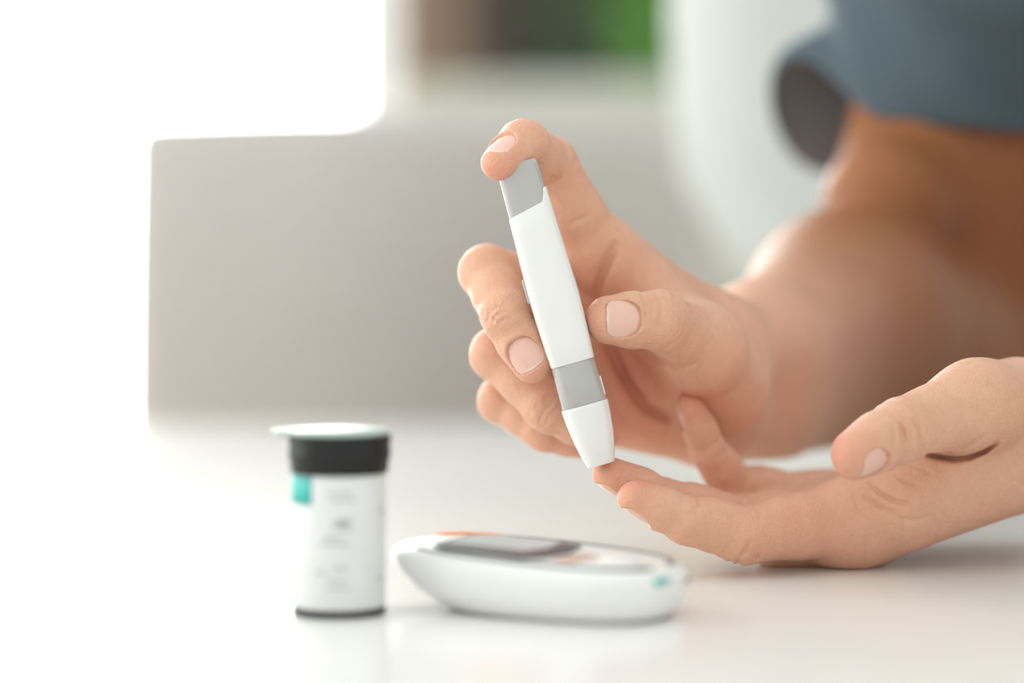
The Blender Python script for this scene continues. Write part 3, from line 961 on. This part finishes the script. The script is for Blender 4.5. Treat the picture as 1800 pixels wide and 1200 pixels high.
# white body with the slanted upper edge
def slant(x): return 0.22 * x + 4.2 * max(0.0, min(1.0, (x - 4.6) / 1.6)) ** 1.5
body = [section(35.55, 14.9, 13.4), section(35.9, 15.2, 13.6), section(42, 15.9, 14.0), section(52, 16.7, 14.4), section(62, 16.8, 14.5), section(74, 16.2, 14.2),
        section(82, 15.6, 14.0, shear=lambda x: .5 * slant(x)), section(89.0, 15.25, 13.9, shear=slant), section(89.2, 15.0, 13.65, shear=slant), section(89.2, 14.4, 13.0, shear=slant)]
pen_part('pen_body', body, M['pen_white'])
# grey push button at the top
pen_part('push_button', [section(82.0, 14.2, 12.8), section(90, 14.7, 13.3), section(PEN_L / mm - 2.2, 14.2, 12.8), section(PEN_L / mm - .6, 13.9, 12.5), section(PEN_L / mm, 12.9, 11.6), section(PEN_L / mm, 8, 7)], M['pen_grey'])
# small release button on the left, slot on the right, groove on the ring
def pen_box(name, x0, x1, y0, y1, z0, z1, m, bev):
    return box(name, x0 * mm, x1 * mm, y0 * mm, y1 * mm, z0 * mm, z1 * mm, m, pen, bev * mm, 2)
pen_box('release_button', -9.1, -7.6, -3.2, 2.4, 58.5, 67, M['pen_grey'], .5)
pen_box('side_slot', 8.0, 8.55, -2.6, 2.6, 56, 63.5, M['pen_grey'], .25)
pen_box('setting_window', 7.2, 7.85, -2.8, 1.6, 22.5, 29, M['pen_white'], .3)

# ------------------------------------------------------------------ test strip bottle
vc = G(597, 1076)
vial = empty('test_strip_bottle', vc); tag(vial, 'small white test strip bottle with black cap and teal mark', 'bottle')
vial.rotation_euler = (0, 0, math.atan2(-vc[0], vc[1]))
VR_ = .01425
lathe('bottle_base', [(VR_ * .93, 0.0), (VR_ * .99, .0004), (VR_ * 1.0, .0012), (VR_ * .985, .0022)], M['vial_base'], vial)
lathe('bottle_body', [(VR_ * .97, .0022), (VR_, .0030), (VR_, .0410), (VR_ * .97, .0440), (VR_ * .97, .0460)], M['label'], vial)
cap_ = lathe('cap', [(VR_ * 1.02, .0428), (VR_ * 1.055, .0434), (VR_ * 1.06, .0462), (VR_ * 1.095, .0472), (VR_ * 1.105, .0500), (VR_ * 1.085, .0512), (VR_ * 1.105, .0524), (VR_ * 1.11, .0538), (VR_ * 1.09, .0546)], M['black'], vial)
# flat lid with its thumb tab on the left
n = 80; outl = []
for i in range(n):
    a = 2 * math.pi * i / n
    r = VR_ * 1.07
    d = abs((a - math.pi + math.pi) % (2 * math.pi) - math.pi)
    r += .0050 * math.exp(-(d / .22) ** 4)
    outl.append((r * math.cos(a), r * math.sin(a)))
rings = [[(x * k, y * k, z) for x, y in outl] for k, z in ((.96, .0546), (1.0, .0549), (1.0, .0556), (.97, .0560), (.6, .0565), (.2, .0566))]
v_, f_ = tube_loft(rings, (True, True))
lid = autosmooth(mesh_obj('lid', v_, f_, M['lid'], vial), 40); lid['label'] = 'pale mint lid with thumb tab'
def on_bottle(a0, a1, z0, z1, lift=.00012):
    def f(u, v):
        a = -math.pi / 2 + a0 + (a1 - a0) * u
        n = (math.cos(a), math.sin(a), 0)
        return ((VR_ + lift) * n[0], (VR_ + lift) * n[1], z0 + (z1 - z0) * v), n
    return f
patch('teal_square', on_bottle(-1.75, -.62, .0340, .0424), 14, 2, M['teal'], vial, .00008)
for (a0, a1, z0, z1, k) in ((-.06, .26, .0292, .0299, 1), (-.14, .20, .0278, .0286, 1), (.04, .30, .0265, .0271, 0), (-.35, .05, .0240, .0250, 0), (-.45, .20, .0222, .0230, 0), (1.0, 1.2, .0312, .0326, 0),
                            (-.15, .18, .0150, .0158, 0), (-.25, .10, .0112, .0119, 0), (-.30, .22, .0090, .0097, 0), (-.55, -.30, .0135, .0143, 0), (.85, 1.25, .0110, .0118, 0), (-.3, .25, .0375, .0382, 0), (-.2, .35, .0355, .0362, 0)):
    patch('label_print', on_bottle(a0, a1, z0, z1), 8, 1, M['print_dark' if k else 'print'], vial, .00006)

# ------------------------------------------------------------------ blood glucose meter
TH = math.radians(28)
near = G(1118, 1107)
u_ = np.array([-math.cos(TH), math.sin(TH), 0]); v_ = np.array([math.sin(TH), math.cos(TH), 0])
ML, MW = .094, .055
mc = near + u_ * (ML / 2 - .004) + v_ * (MW / 2 - .006)
meter = empty('glucose_meter', (mc[0], mc[1], 0), math.atan2(-u_[1], -u_[0]))
tag(meter, 'white oval glucose meter with dark edged screen lying on table', 'glucose meter')
def oval(k, z, n=96, e=2.7, kx=None, dz=0.0, cx=0.0):
    out = []
    for i in range(n):
        a = 2 * math.pi * i / n; c, q = math.cos(a), math.sin(a)
        x = math.copysign(abs(c) ** (2 / e), c) * ML / 2 * (kx or k); y = math.copysign(abs(q) ** (2 / e), q) * MW / 2 * k
        out.append((x + cx, y, z + dz * (-x / (ML / 2))))
    return out
TZ = .0022    # the top rises towards the far left end
secs = [oval(.68, 0, kx=.66, cx=.0085), oval(.72, .0002, kx=.70, cx=.0080), oval(.84, .0022, kx=.81, cx=.0062), oval(.94, .0065, kx=.915, dz=.0006, cx=.0030), oval(.99, .0115, kx=.985, dz=.0014, cx=.0005), oval(1.0, .0140, dz=TZ),
        oval(.985, .0158, dz=TZ), oval(.94, .0172, dz=TZ), oval(.86, .0180, dz=TZ), oval(.4, .0184, dz=TZ), oval(.1, .0185, dz=TZ)]
vs, fs = tube_loft(secs, (True, True))
mesh_obj('case', vs, fs, M['meter'], meter)
vs, fs = tube_loft([oval(.80, .0060, kx=.76), oval(.815, .0064, kx=.775), oval(.815, .0010, kx=.775), oval(.79, .0006, kx=.75)], (False, False))
# dark edged inset on the top
def top_z(x, k=1): return .0181 + TZ * (-x / (ML / 2))
def loop_strip(name, k0, k1, a0, a1, m, zlift, th=.0006, n=60, e=2.5, cx=0.0, sx=1.0, sy=1.0):
    vs, fs = [], []
    for i in range(n + 1):
        a = a0 + (a1 - a0) * i / n; c, q = math.cos(a), math.sin(a)
        for k in (k0, k1):
            x = cx + sx * math.copysign(abs(c) ** (2 / e), c) * ML / 2 * k; y = sy * math.copysign(abs(q) ** (2 / e), q) * MW / 2 * k
            for z in (0, th):
                vs.append((x, y, top_z(x) + zlift + z - .0006))
    for i in range(n):
        b = i * 4
        fs += [(b + 1, b + 3, b + 7, b + 5), (b, b + 4, b + 6, b + 2), (b + 3, b + 2, b + 6, b + 7), (b, b + 1, b + 5, b + 4)]
    b = n * 4
    fs += [(0, 2, 3, 1), (b, b + 1, b + 3, b + 2)]
    return autosmooth(mesh_obj(name, vs, fs, m, meter), 40)
PI = math.pi
# grey gasket lines along both long edges, orange band at the far left corner
loop_strip('edge_line', .865, .91, PI * .05, PI * .66, M['rim'], .0001, .0008)
loop_strip('edge_line', .835, .91, PI * 1.24, PI * 1.93, M['rim'], .0001, .0008)
loop_strip('orange_band', .86, .915, PI * .67, PI * .90, M['orange'], .0001, .0011)
def flat_panel(name, pts, m, lift, th):
    vs = [(x * mm, y * mm, top_z(x * mm) + lift) for x, y in pts] + [(x * mm, y * mm, top_z(x * mm) + lift + th) for x, y in pts]
    n = len(pts)
    fs = [tuple(range(n - 1, -1, -1)), tuple(range(n, 2 * n))] + [(i, (i + 1) % n, n + (i + 1) % n, n + i) for i in range(n)]
    return mesh_obj(name, vs, fs, m, meter, False)
bez = flat_panel('screen_bezel', [(-29, -14), (-24, -19), (4, -19.5), (9, -14), (11, 0), (7, 15), (-22, 16), (-29, 10)], M['bezel'], -.0002, .0013)
scr = flat_panel('screen', [(-26.5, -9), (-22, -12), (0, -10), (3, 0), (1, 13.5), (-21, 13.5), (-26.5, 8)], M['screen'], .0011, .0004)
flat_panel('rose_panel', [(12, -15), (19, -15), (21, 2), (14, 3)], M['rose'], -.0001, .0006)
b1 = lathe('round_button', [(.0062, 0), (.0062, .0006), (.0052, .0012), (.002, .0013)], M['meter'], meter, 40)
b1.location = (.027, 0, top_z(.027) - .0003)
# strip slot with a teal mark at the right end, dark sole below
box('strip_slot', ML / 2 - .0042, ML / 2 - .0002, -.0040, .0090, .0105, .0120, M['rim'], meter, .0003, 1)
box('teal_mark', ML / 2 - .0040, ML / 2 - .0002, -.0125, -.0060, .0122, .0138, M['teal'], meter, .0003, 1)
vs, fs = tube_loft([oval(.66, .0, kx=.64, cx=.0085), oval(.73, .0001, kx=.71, cx=.0080), oval(.745, .0009, kx=.725, cx=.0080), oval(.62, .0010, kx=.60, cx=.0085)], (True, True))
mesh_obj('sole', vs, fs, M['rim'], meter)
